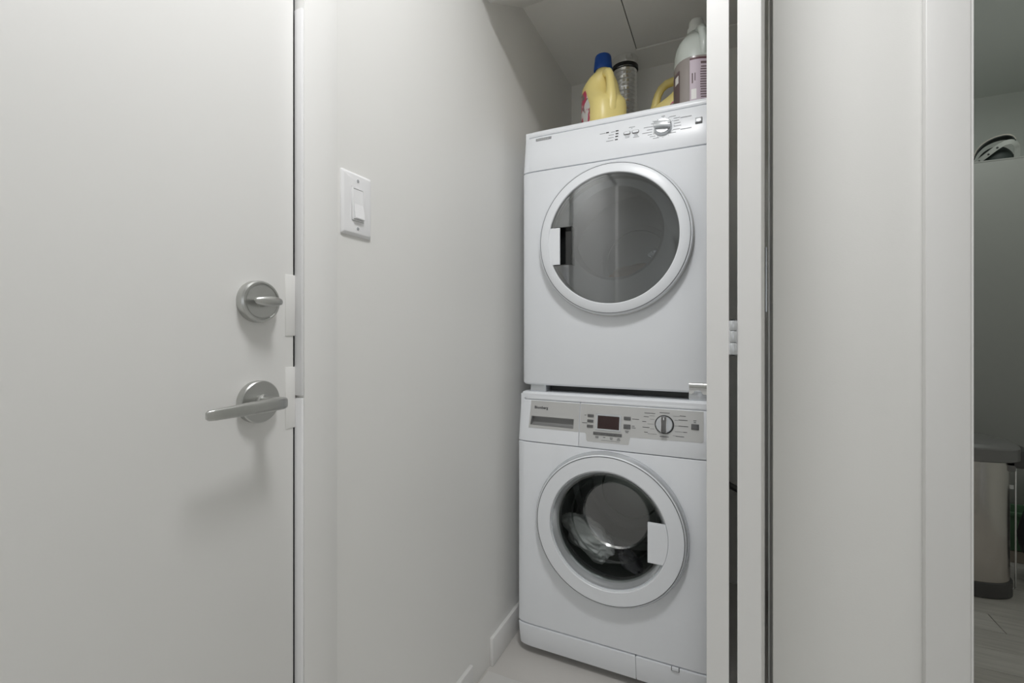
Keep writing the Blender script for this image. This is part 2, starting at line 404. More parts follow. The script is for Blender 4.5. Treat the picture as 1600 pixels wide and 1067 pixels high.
def edges(z0, z1, d0, d1, r0=0.0015, r1=0.0015):
    f = lambda z: d0+(d1-d0)*(z-z0)/(z1-z0)
    return [(z0, r0, d0), (z0+r0*0.4, r0*0.3, f(z0+r0*.4)), (z0+r0, 0, f(z0+r0)), (z1-r1, 0, f(z1-r1)), (z1-r1*0.4, r1*0.3, f(z1-r1*.4)), (z1, r1, d1)]
def shell(x0, x1, y0, y1, z0, z1, t=0.012):
    return boxes((x0, x0+t, y0, y1, z0, z1), (x1-t, x1, y0, y1, z0, z1), (x0+t, x1-t, y0, y1, z0, z0+t), (x0+t, x1-t, y0, y1, z1-t, z1), (x0+t, x1-t, y1-t, y1, z0+t, z1-t))
def cyl(r, y0, y1, cx, cz, seg=96):
    return lathe([(0, y0), (r, y0), (r, y1), (0, y1)], seg, Matrix.Translation((cx, 0, cz)))
def crumple(center, size, seedv, sub=4, amp=0.25, freq=14, rot=0.0):
    """a crumpled piece of cloth: closed lumpy mesh with fold ridges"""
    bm = bmesh.new(); bmesh.ops.create_icosphere(bm, subdivisions=sub, radius=1)
    sv = Vector((seedv*3.7, seedv*1.3, seedv*2.1))
    for v in bm.verts:
        p = v.co.copy()
        n1 = noise.noise(p*1.6+sv); n2 = 1-abs(noise.noise(Vector((p.x*freq*0.12+n1*2, p.y*freq*0.35, p.z*freq*0.2))+sv)*2)
        v.co = p*(1+amp*n1+amp*0.45*n2)
    m = Matrix.Translation(center) @ Matrix.Rotation(rot, 4, 'Y') @ Matrix.Diagonal((*size, 1))
    bm.transform(m); return bm_mesh(bm, True, 70)

# ---- dryer -------------------------------------------------------------------------------------------
DX, DY, HW = -0.3105, 1.385, 0.2975
DZ0, DZ1, DZ2, DZ3 = 0.875, 1.5735, 1.695, 1.7175
dy_ = thing('tumble_dryer', (DX, DY, 0.853), 'white tumble dryer with dark round glass door stacked on the washing machine', 'dryer')
LEAN = 0.018
dlean = lambda z: DY+LEAN*(z-DZ1)/(DZ2-DZ1)
part('cabinet', shell(DX-HW+0.004, DX+HW-0.004, DY+0.022, DY+0.55, DZ0+0.004, DZ3-0.004), 'white', dy_)
DC = (-0.3075, 1.3285)     # door centre
fp = front(DX, HW, DY, DY+0.024, [(DZ0, 0.010, 0), (DZ0+0.001, 0.0065, 0), (DZ0+0.003, 0.0035, 0), (DZ0+0.006, 0.001, 0), (DZ0+0.010, 0, 0), (DZ1-0.002, 0, 0), (DZ1-0.0005, 0.0008, 0), (DZ1, 0.0018, 0)])
part('front_panel', cut(fp, cyl(0.196, DY-0.05, DY+0.1, *DC)), 'white', dy_)
part('control_panel', front(DX, HW, DY, DY+0.035, edges(DZ1+0.003, DZ2, 0, LEAN)), 'whitep', dy_)
# lid: rounded ends, lightly crowned
rings = []
for z, ins in ((DZ2+0.0018, 0.0012), (DZ2+0.003, 0.0004), (DZ2+0.010, 0.0), (DZ3-0.008, 0.001), (DZ3-0.003, 0.0035), (DZ3-0.0008, 0.008), (DZ3, 0.016)):
    rings.append([(x, y, z) for x, y, _ in outline(DX, HW-ins*1.3, dlean(DZ2), DY+0.55, z, dy=ins)])
part('lid', loft(rings, True, 40), 'whitep', dy_)
for sx, yy in ((-0.245, 0.03), (0.245, 0.03), (-0.245, 0.5), (0.245, 0.5)):
    part('foot', boxes((DX+sx-0.027, DX+sx+0.027, DY+yy-0.02, DY+yy+0.03, 0.8535, DZ0+0.006), bev=0.002), 'silver2', dy_)
part('slot_block', boxes((DX-0.215, DX+0.215, DY+0.05, DY+0.5, 0.8535, DZ0+0.006)), 'dark', dy_, 'dark block filling the slot between the two machines')  # dark block filling the slot between washer and dryer
# door
dd = part('door', lathe([(0.1930, -0.012), (0.1945, -0.0335), (0.1965, -0.0355), (0.2220, -0.0325), (0.2255, -0.0300), (0.2262, -0.0285), (0.2268, -0.0285), (0.2272, -0.0295), (0.2288, -0.0270), (0.2300, -0.0220), (0.2295, -0.012)], 128, Matrix.Translation((DC[0], DY, DC[1]))), 'whitep', dy_)
part('rim', lathe([(0.2297, -0.015), (0.2325, -0.011), (0.2320, -0.004), (0.2280, 0.0005)], 128, Matrix.Translation((DC[0], DY, DC[1]))), 'silver', dd, 'grey edge of the round door')
part('seam_ring', lathe([(0.2225, -0.0300), (0.2225, -0.0330), (0.2238, -0.0325), (0.2238, -0.0300)], 128, Matrix.Translation((DC[0], DY, DC[1]))), 'seam', dd)
# glass with a notch for the hand pocket (pocket on the left)
R = 0.1948; hz = 0.0575; xc, xp = -0.158, -0.122; zo = -0.012
a0 = math.asin((hz+zo)/R); a1 = math.asin((-hz+zo)/R)
arc = []
A0 = PI-a0; A1 = -PI-a1
N = 96
for i in range(N+1):
    a = A0+(A1-A0)*i/N; arc.append((R*math.cos(a), R*math.sin(a)))
gl = arc+[(xp, -hz+zo), (xp, hz+zo)]
tm = Matrix.Translation((DC[0], DY, DC[1]))
part('glass', prism(gl, -0.031, -0.027, tm), 'dglass', dd, 'dark tinted glass')
cov = [(xc, hz+zo)]
for i in range(13):
    a = (PI-a0)+(a0-a1)*i/12; cov.append((R*math.cos(a), R*math.sin(a)))
cov.append((xc, -hz+zo))
part('handle', prism(cov, -0.0345, -0.0285, tm, bev=0.001), 'whitep', dd, 'flat white grip piece at the left of the glass')
part('hand_pocket', boxes((xc-0.02, xc-0.018, -0.028, -0.001, -hz+zo, hz+zo), (xp, xp+0.002, -0.0315, -0.001, -hz+zo-0.002, hz+zo+0.002), (xc-0.02, xp, -0.003, -0.001, -hz+zo, hz+zo), (xc-0.02, xp+0.002, -0.0315, -0.001, hz+zo, hz+zo+0.002), (xc-0.02, xp+0.002, -0.0315, -0.001, -hz+zo-0.002, -hz+zo), mtx=tm), 'black', dd, 'glossy black hand pocket')
# inside
part('drum', lathe([(0.1955, 0.004), (0.1955, 0.030), (0.2495, 0.060), (0.25, 0.075), (0.25, 0.43), (0.14, 0.445), (0.138, 0.438), (0.12, 0.438), (0.118, 0.447), (0, 0.447)], 96, tm), 'drumgrey', dy_, 'grey metal drum behind the glass')
bm = bmesh.new()
vx = [(0.040, 0.41, 0.012), (0.140, 0.40, 0.075), (0.150, 0.40, -0.022), (0.060, 0.41, -0.005)]
lo = [bm.verts.new(p) for p in vx]; hi = [bm.verts.new((p[0]*0.97+0.004, p[1]-0.03, p[2]*0.9)) for p in vx]
for i in range(4): bm.faces.new((lo[i], lo[(i+1) % 4], hi[(i+1) % 4], hi[i]))
bm.faces.new(hi); bm.faces.new(lo)
for i in range(6):
    for j in range(i+2):
        lathe_bm(bm, [(0.0045, 0.378), (0.0035, 0.370), (0, 0.369)], 8, Matrix.Translation((0.062+0.0145*i, 0, 0.014+0.0020*i+(j-(i+1)/2)*0.0118)))
bm.transform(tm); part('drum_baffle', bm_mesh(bm, True), 'silver2', dy_, 'perforated baffle in the drum')
bm = bmesh.new()
NB = 96
ri = [bm.verts.new((0.138*math.cos(2*PI*k/NB), 0.046, 0.030+0.138*math.sin(2*PI*k/NB))) for k in range(NB)]
rj = [bm.verts.new((0.146*math.cos(2*PI*k/NB), 0.034, 0.028+0.146*math.sin(2*PI*k/NB))) for k in range(NB)]
ro = [bm.verts.new((0.1945*math.cos(2*PI*k/NB), 0.029, 0.1945*math.sin(2*PI*k/NB))) for k in range(NB)]
rb = [bm.verts.new((0.136*math.cos(2*PI*k/NB), 0.075, 0.030+0.136*math.sin(2*PI*k/NB))) for k in range(NB)]
for A, B in ((ro, rj), (rj, ri), (ri, rb)):
    for k in range(NB): bm.faces.new((A[k], A[(k+1) % NB], B[(k+1) % NB], B[k]))
bm.transform(tm); part('bulkhead', bm_mesh(bm, True, 40), 'drumgrey', dy_, 'grey collar around the drum opening')
# controls on the leaning panel
TILT = -math.atan2(LEAN, DZ2-DZ1)
def dctl(x, z): return Matrix.Translation((DX+x-0.002, dlean(z)-0.0006, z)) @ Matrix.Rotation(TILT, 4, 'X')
kb = part('dial', lathe([(0, -0.012), (0.0215, -0.012), (0.0235, -0.010), (0.0255, -0.002), (0.0258, 0.001)], 48, dctl(0.150, 1.648)), 'silver2', dy_)
part('dial_grip', boxes((-0.0245, 0.0245, -0.024, -0.010, -0.0085, 0.0085), bev=0.0028, mtx=dctl(0.150, 1.648) @ Matrix.Rotation(math.radians(8), 4, 'Y')), 'silver2', kb)
part('dial_mark', boxes((0.0145, 0.0235, -0.0246, -0.0238, -0.0013, 0.0013), mtx=dctl(0.150, 1.648) @ Matrix.Rotation(math.radians(8), 4, 'Y')), 'printd', kb)
part('start_button', boxes((-0.0095, 0.0095, -0.004, 0.001, -0.0085, 0.0085), bev=0.0015, mtx=dctl(0.247, 1.649)), 'greybtn', dy_)
part('start_button_cap', boxes((-0.0085, 0.0085, -0.0048, -0.003, -0.006, 0.0075), bev=0.0006, mtx=dctl(0.2465, 1.649)), 'silver2', dy_)
for x in (0.046, 0.071):
    bt = part('option_button', prism(rrect(-0.0105, 0.0105, -0.0052, 0.0052, 0.005), -0.0018, 0.001, dctl(x, 1.650)), 'greybtn', dy_)
    part('button_face', prism(rrect(-0.0088, 0.0088, -0.0030, 0.0042, 0.0034), -0.0026, -0.001, dctl(x, 1.650)), 'whitep', bt)
for x, z in ((-0.014, 1.664), (0.0155, 1.664), (0.0155, 1.655), (0.0148, 1.646), (0.0142, 1.636)):
    part('indicator', boxes((-0.0042, 0.0042, -0.0008, 0.0005, -0.0014, 0.0014), mtx=dctl(x, z)), 'dark', dy_)
bm = bmesh.new()
def mark(bm, ctl, x, z, wd, h=0.0009): add_box(bm, -wd/2, wd/2, -0.0004, 0.0003, -h, h, mtx=ctl(x, z))
for x, z, wd in ((-0.029, 1.6635, .018), (0.003, 1.663, .012), (-0.002, 1.654, .016), (-0.003, 1.645, .018), (-0.006, 1.6355, .022),
                 (0.060, 1.667, .018), (0.060, 1.663, .003), (0.047, 1.640, .014), (0.047, 1.636, .012), (0.072, 1.641, .010), (0.073, 1.637, .012), (0.073, 1.633, .018)): mark(bm, dctl, x, z, wd, 0.0006)
left = [(0.124, 1.672, .008), (0.120, 1.6655, .008), (0.108, 1.657, .026), (0.111, 1.648, .014), (0.105, 1.640, .028), (0.113, 1.632, .012), (0.121, 1.6255, .016), (0.131, 1.6185, .018)]
right = [(0.150, 1.683, .010), (0.176, 1.677, .018), (0.188, 1.670, .018), (0.187, 1.662, .014), (0.189, 1.654, .018), (0.190, 1.645, .020), (0.187, 1.635, .020), (0.175, 1.6265, .022)]
for x, z, wd in left+right: mark(bm, dctl, x, z, wd, 0.0007)
for x, z, wd in ((0.213, 1.668, .030), (0.213, 1.632, .030)): mark(bm, dctl, x, z, wd, 0.0010)
for k in range(12):
    a = k*2*PI/12; mark(bm, dctl, 0.150+0.031*math.cos(a), 1.648+0.031*math.sin(a), 0.0025, 0.0005)
part('panel_print', bm_mesh(bm), 'print_', dy_, kind='stuff')
part('logo_plate', boxes((-0.027, 0.027, -0.0005, 0.0005, -0.0042, 0.0042), mtx=dctl(-0.226, 1.684)), 'print_', dy_)
part('logo', text_mesh('Blomberg', 0.0108, dctl(-0.226, 1.684) @ Matrix.Translation((-0.0245, -0.0008, -0.0034)), off=0.0), 'silver', dy_)
# towel inside the dryer
solo('towel', crumple((DX+0.03, DY+0.26, 1.190), (0.125, 0.10, 0.078), 2.0, 5, 0.30), 'towel', 'tan towel lying in the dryer drum', 'towel')

# ---- washing machine ---------------------------------------------------------------------------------
WX, WY = -0.3135, 1.352
KS = 0.987  # panel coordinates come from image pixels, rescaled about the camera by this factor
wx = lambda x: (x-0.3125)*KS
wz = lambda z: CAM_H+(z-CAM_H)*KS
wm = thing('washing_machine', (WX, WY, 0.0), 'white front loading washing machine under the dryer', 'washing machine')
Z0, Z1, Z2, Z3, Z4 = 0.026, wz(0.0935), wz(0.690), wz(0.8255), 0.8535
WLEAN = 0.020
part('cabinet', shell(WX-HW+0.004, WX+HW-0.004, WY+0.022, WY+0.58, 0.03, Z4-0.006), 'white', wm)
wlean = lambda z: WY+WLEAN*(z-Z2)/(Z3-Z2)
for sx, yy in ((-0.24, 0.13), (0.24, 0.13), (-0.24, 0.53), (0.24, 0.53)):
    part('foot', lathe([(0, 0.0), (0.022, 0.0), (0.022, 0.012), (0.012, 0.014), (0.012, 0.034), (0, 0.034)], 20, Matrix.Translation((WX+sx, WY+yy, 0)) @ Matrix.Rotation(PI/2, 4, 'X')), 'dark', wm)
WC = (-0.3135, wz(0.4585))
fp = front(WX, HW, WY, WY+0.024, [(Z1+0.002, 0.006, 0), (Z1+0.0035, 0.002, 0), (Z1+0.006, 0.0, 0), (Z2-0.002, 0, 0), (Z2-0.0006, 0.0006, 0), (Z2, 0.0016, 0)])
part('front_panel', cut(fp, cyl(0.178, WY-0.05, WY+0.1, *WC)), 'white', wm)
xs = wx(0.0755)
part('plinth', front(WX, HW, WY, WY+0.03, [(Z0, 0.004, 0.014), (Z0+0.003, 0.001, 0.0125), (Z0+0.012, 0.0, 0.011), (Z1-0.003, 0.0, -0.001), (Z1-0.0012, 0.0005, -0.001), (Z1, 0.003, 0)], None, xs-0.0006), 'whitep', wm)
ff = part('filter_flap', front(WX, HW, WY, WY+0.03, [(Z0, 0.004, 0.014), (Z0+0.003, 0.001, 0.0125), (Z0+0.012, 0.0, 0.011), (Z1-0.003, 0.0, -0.001), (Z1-0.0012, 0.0005, -0.001), (Z1, 0.003, 0)], xs+0.0006, None), 'whitep', wm)
tx = wx(0.1865)
part('flap_tab', boxes((tx-0.011, tx+0.011, WY-0.0022, WY+0.003, Z1-0.010, Z1+0.0005), bev=0.001), 'seam', ff)
part('flap_tab_face', boxes((tx-0.0092, tx+0.0092, WY-0.0030, WY+0.003, Z1-0.0085, Z1+0.001), bev=0.001), 'whitep', ff)
# detergent drawer (left) and fascia (right)
xd = wx(-0.0985)
dw = front(WX, HW, WY, WY+0.035, edges(Z2+0.0025, Z3, 0, WLEAN), None, xd-0.0007)
WT = -math.atan2(WLEAN, Z3-Z2)
def wctl(x, z): return Matrix.Translation((wx(x), wlean(wz(z)), wz(z))) @ Matrix.Rotation(WT, 4, 'X')
def wpoly(pts, y0, y1, bev=0.0):
    """outline in panel coordinates taken from image pixels, laid on the leaning panel"""
    c = wctl(0, 0.76); ct = math.cos(WT)
    return prism([(x*KS, (z-0.76)*KS/ct) for x, z in pts], y0, y1, c, bev)
rec = [(-0.2615, 0.774), (-0.1165, 0.774), (-0.1175, 0.7445), (-0.2635, 0.7455)]
dw = cut(dw, wpoly(rec, -0.02, 0.022))
drw = part('detergent_drawer', dw, 'whitep', wm)
sil = cut(wpoly([(-0.2645, 0.8235), (-0.1000, 0.8235), (-0.1000, 0.7365), (-0.2690, 0.7365)], -0.0012, 0.001), wpoly(rec, -0.02, 0.022))
part('drawer_plate', sil, 'silver', drw, 'silver front plate of the detergent drawer')
c = wctl(0, 0.76)
bm = bmesh.new(); x0, x1 = -0.263*KS, -0.1165*KS; z0, z1 = -0.0155*KS, 0.0145*KS
sec = [(-0.001, z1), (0.020, z1), (0.020, z1-0.004), (0.016, z0+0.012), (0.009, z0+0.004), (-0.001, z0)]
aa = [bm.verts.new((x0+0.004*max(0, s[0])/0.02, s[0], s[1])) for s in sec]; bb = [bm.verts.new((x1, s[0], s[1])) for s in sec]
for i in range(5): bm.faces.new((aa[i], aa[i+1], bb[i+1], bb[i]))
bm.faces.new(aa); bm.faces.new(bb); bm.transform(c)
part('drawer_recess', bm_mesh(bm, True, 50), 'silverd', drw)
part('logo', text_mesh('Blomberg', 0.0118, wctl(-0.2515, 0.7985) @ Matrix.Translation((0, -0.0015, 0))), 'printd', drw)
part('fascia', front(WX, HW, WY, WY+0.035, edges(Z2+0.0025, Z3, 0, WLEAN), xd+0.0007, None), 'whitep', wm)
sp = [(-0.0965, 0.8235), (0.2600, 0.8235), (0.2600, 0.742), (0.2570, 0.7385), (0.0585, 0.735), (0.0545, 0.7125), (-0.0700, 0.7110), (-0.0740, 0.7150), (-0.0760, 0.7330), (-0.0790, 0.7365), (-0.0965, 0.7365)]
spn = part('silver_panel', wpoly(sp, -0.0012, 0.001), 'silver', wm, 'silver control panel with stepped lower edge')
part('display_bezel', cut(wpoly([(-0.0455, 0.7965), (0.0315, 0.7965), (0.0305, 0.7475), (-0.0465, 0.7475)], -0.0035, 0.0, 0.001), wpoly([(-0.040, 0.7915), (0.0260, 0.7915), (0.0255, 0.7525), (-0.0405, 0.7525)], -0.01, -0.0015)), 'silver2', spn)
ds = part('display', wpoly([(-0.040, 0.7915), (0.0260, 0.7915), (0.0255, 0.7525), (-0.0405, 0.7525)], -0.0022, -0.0008), 'lens', spn, 'dark red display window')
for x, z in ((-0.063, 0.789), (-0.0635, 0.773), (-0.064, 0.757)):
    part('button', boxes((-0.0095, 0.0095, -0.004, 0.0, -0.0042, 0.0042), bev=0.001, mtx=wctl(x, z)), 'greybtn', spn)
for x, z, h in ((0.0490, 0.789, 0.0050), (0.0490, 0.765, 0.0066)):
    part('button', boxes((-0.0100, 0.0100, -0.004, 0.0, -h, h), bev=0.001, mtx=wctl(x, z)), 'greybtn', spn)
for k in range(4):
    x = -0.042+0.0218*k
    part('button', boxes((-0.0106, 0.0106, -0.0035, 0.0, -0.0044, 0.0044), bev=0.0008, mtx=wctl(x, 0.7375)), 'greybtn', spn)
part('power_button', boxes((-0.0100, 0.0100, -0.0045, 0.0, -0.0080, 0.0080), bev=0.0014, mtx=wctl(0.238, 0.780)), 'greybtn', spn)
kb = part('dial', lathe([(0, -0.010), (0.0215, -0.010), (0.0232, -0.008), (0.0236, -0.001)], 56, wctl(0.1553, 0.780)), 'silver2', wm)
part('dial_ring', lathe([(0.0237, -0.0035), (0.0262, -0.0035), (0.0265, 0.0), (0.0237, 0.0)], 56, wctl(0.1553, 0.780), closed=True), 'dark', kb)
part('dial_grip', boxes((-0.0065, 0.0065, -0.022, -0.008, -0.0225, 0.0225), bev=0.002, mtx=wctl(0.1553, 0.780)), 'greybtn', kb)
part('dial_grip_edge', boxes((-0.0083, -0.0062, -0.021, -0.008, -0.0222, 0.0222), (0.0062, 0.0083, -0.021, -0.008, -0.0222, 0.0222), bev=0.0006, mtx=wctl(0.1553, 0.780)), 'chrome', kb)
part('dial_mark', boxes((-0.0012, 0.0012, -0.0226, -0.0218, 0.013, 0.0200), mtx=wctl(0.1553, 0.780)), 'gasket', kb)
bm = bmesh.new()
wm2 = lambda x, z: wctl(x, z) @ Matrix.Translation((0, -0.0014, 0))
for x, z, wd in ((0.114, 0.809, .030), (0.104, 0.7985, .014), (0.0985, 0.784, .011), (0.104, 0.768, .020), (0.104, 0.754, .010), (0.1555, 0.813, .028), (0.205, 0.8075, .016), (0.206, 0.796, .024), (0.207, 0.779, .026), (0.212, 0.763, .010), (0.198, 0.750, .022), (0.1555, 0.746, .024), (0.2375, 0.797, .008), (0.2375, 0.792, .006),
                 (0.0735, 0.7885, .020), (0.0670, 0.768, .008), (0.0685, 0.763, .011), (0.049, 0.752, .012), (0.049, 0.748, .008), (-0.0795, 0.7895, .006), (-0.0815, 0.766, .016),
                 (-0.041, 0.728, .010), (-0.041, 0.7245, .009), (-0.0185, 0.7275, .007), (0.003, 0.7275, .009), (0.003, 0.7235, .007), (0.025, 0.7275, .007), (0.025, 0.7235, .011)): mark(bm, wm2, x, z, wd, 0.0008)
for x, z, wd in ((0.121, 0.802, .016), (0.121, 0.792, .012), (0.117, 0.7785, .018), (0.122, 0.765, .012), (0.122, 0.7505, .026), (0.188, 0.8055, .018), (0.188, 0.7945, .010), (0.189, 0.7785, .010), (0.195, 0.763, .022), (0.183, 0.751, .008), (0.0, 0.7185, .055)): mark(bm, wm2, x, z, wd, 0.0003)
part('panel_print', bm_mesh(bm), 'printd', spn, kind='stuff')
# top strip / worktop
rings = []
for z, ins in ((Z3+0.0018, 0.0012), (Z3+0.003, 0.0003), (Z3+0.008, 0.0), (Z4-0.008, 0.0012), (Z4-0.003, 0.004), (Z4-0.0008, 0.009), (Z4, 0.016)):
    rings.append(outline(WX, HW-ins*0.5, wlean(Z3), WY+0.58, z, dy=ins*1.1+0.15*(z-Z3)))
part('worktop', loft(rings, True, 40), 'whitep', wm)
# door
tm = Matrix.Translation((WC[0], WY, WC[1]))
dd = part('door', lathe([(0.1715, -0.018), (0.1735, -0.0305), (0.1755, -0.0325), (0.2150, -0.0300), (0.2158, -0.0288), (0.2166, -0.0288), (0.2172, -0.0298), (0.2205, -0.0265)], 128, tm), 'whitep', wm)
part('seam_ring', lathe([(0.2152, -0.0285), (0.2152, -0.0306), (0.2166, -0.0304), (0.2166, -0.0285)], 128, tm), 'seam', dd)
part('rim', lathe([(0.2204, -0.0266), (0.2245, -0.021), (0.2268, -0.013), (0.2275, -0.005), (0.2255, 0.0005)], 128, tm), 'silver2', dd, 'silvery bevelled edge of the round door')
part('bezel', lathe([(0.1722, -0.0225), (0.1690, -0.0235), (0.1660, -0.0160), (0.1600, -0.0080), (0.1590, -0.004), (0.1590, 0.012)], 128, tm), 'silver2', dd, 'silver ring around the glass bowl')
part('glass', lathe([(0.1589, -0.0060), (0.1540, -0.0040), (0.1500, 0.012), (0.1440, 0.034), (0.1330, 0.060), (0.1180, 0.086), (0.1060, 0.100), (0.1010, 0.1045)], 128, tm), 'wglass', dd, 'clear glass bowl')
for ra, ya, rb2, yb2 in ((0.1337, 0.0585, 0.1303, 0.0650), (0.1063, 0.0997, 0.1012, 0.1043), (0.1535, -0.0035, 0.1510, 0.0080)):  # glossier strips added as ring highlights on the glass bowl
    part('step_highlight', lathe([(ra-0.0006, ya), (rb2-0.0006, yb2)], 128, tm), 'step_highlight', dd)
part('glass_end', lathe([(0.1009, 0.1046), (0.090, 0.108), (0.05, 0.112), (0, 0.113)], 96, tm), 'bowl_end', dd, 'cloudy flat end of the glass bowl')
part('gasket', lathe([(0.178, 0.004), (0.166, 0.010), (0.160, 0.020), (0.163, 0.034), (0.176, 0.040), (0.190, 0.052), (0.192, 0.066), (0.180, 0.072)], 96, tm), 'rubber', wm, 'dark rubber door seal')
R = 0.1726; hz = 0.0560; xc = 0.118; zo = -0.010
a0 = math.asin((hz+zo)/R); a1 = math.asin((-hz+zo)/R)
cov = [(xc, -hz+zo)]
for i in range(13):
    a = a1+(a0-a1)*i/12; cov.append((R*math.cos(a), R*math.sin(a)))
cov.append((xc, hz+zo))
part('handle', prism(cov, -0.0315, -0.0225, tm, bev=0.0012), 'whitep', dd, 'flat white grip piece at the right of the glass')
part('drum', lathe([(0.183, 0.070), (0.225, 0.078), (0.235, 0.09), (0.235, 0.355), (0.228, 0.375), (0.205, 0.380), (0.195, 0.368), (0.15, 0.364), (0.142, 0.372), (0.11, 0.372), (0.10, 0.355), (0, 0.352)], 96, tm), 'steel', wm, 'stainless drum')
for k in range(2):
    a = math.radians(100+240*k); ca, sa = math.cos(a), math.sin(a)
    rg = []
    for yy, hh in ((0.10, 0.008), (0.13, 0.030), (0.30, 0.030), (0.34, 0.008)):
        pr = []
        for u, v in ((-0.035, 0.0), (-0.018, 0.6), (-0.008, 0.95), (0.008, 0.95), (0.018, 0.6), (0.035, 0.0)):
            r = 0.2335-hh*v; pr.append(tuple(tm @ Vector((r*ca-u*sa, yy, r*sa+u*ca))))
        rg.append(pr)
    part('drum_paddle', loft(rg, True, 40), 'steel', wm)
solo('garment', crumple((WX-0.105, WY+0.165, 0.352), (0.085, 0.048, 0.050), 5.0, 5, 0.32, rot=0.5), 'cloth', 'crumpled pale grey garment in the washer drum', 'garment')
solo('garment', crumple((WX+0.03, WY+0.190, 0.286), (0.046, 0.032, 0.022), 9.0, 5, 0.35, rot=0.6), 'clothd', 'dark garment at the bottom of the washer drum', 'garment')

# ------------------------------------------------------------------ things behind and on top of the dryer
dt = thing('flexible_duct', (-0.392, 2.005, 1.20), 'crinkled aluminium exhaust duct rising behind the dryer to the ceiling', 'duct')
prof = []; z = 1.20; i = 0
while z < 2.195:
    prof.append((0.0475+(0.0045 if i % 2 else -0.0015)+random.uniform(-.0008, .0008), z)); z += 0.0085; i += 1
bm = bmesh.new(); lathe_bm(bm, prof, 40)
for v in bm.verts:
    n = noise.noise(v.co*38)*0.0028; d = Vector((v.co.x, 0, v.co.z)); 
    if d.length > 0: v.co += d.normalized()*n
bm.transform(Matrix.Translation((-0.392, 2.005, 0)) @ Matrix.Rotation(PI/2, 4, 'X') @ Matrix.Diagonal((1, 1, -1, 1)))
part('duct', bm_mesh(bm, True, 40), 'foil', dt)
part('clamp', lathe([(0.052, 2.184), (0.056, 2.185), (0.056, 2.199), (0.052, 2.20)], 40, Matrix.Translation((-0.392, 2.005, 0)) @ Matrix.Rotation(PI/2, 4, 'X') @ Matrix.Diagonal((1, 1, -1, 1))), 'dark', dt, 'dark band clamp')
part('collar', lathe([(0.049, 2.196), (0.052, 2.21), (0.054, 2.2345), (0.049, 2.2355)], 40, Matrix.Translation((-0.392, 2.005, 0)) @ Matrix.Rotation(PI/2, 4, 'X') @ Matrix.Diagonal((1, 1, -1, 1))), 'foil', dt)

ap = thing('access_panel', (-0.12, 1.74, ZC-0.006), 'square access hatch in the closet ceiling', 'hatch')
part('frame', boxes((-0.345, -0.334, 1.545, 1.957, ZC-0.008, ZC), (0.075, 0.086, 1.545, 1.957, ZC-0.008, ZC), (-0.334, 0.075, 1.946, 1.957, ZC-0.008, ZC), (-0.334, 0.075, 1.545, 1.556, ZC-0.008, ZC)), 'closet', ap)
part('hatch', boxes((-0.3315, 0.0725, 1.5585, 1.9435, ZC-0.0025, ZC), bev=0.0008), 'closet', ap)
part('joint', boxes((-0.334, 0.075, 1.556, 1.946, ZC-0.0008, ZC)), 'dark', ap, 'thin dark joint around the hatch')

def sup(a, b, n, ang):
    c, s = math.cos(ang), math.sin(ang)
    return a*math.copysign(abs(c)**(2/n), c), b*math.copysign(abs(s)**(2/n), s)

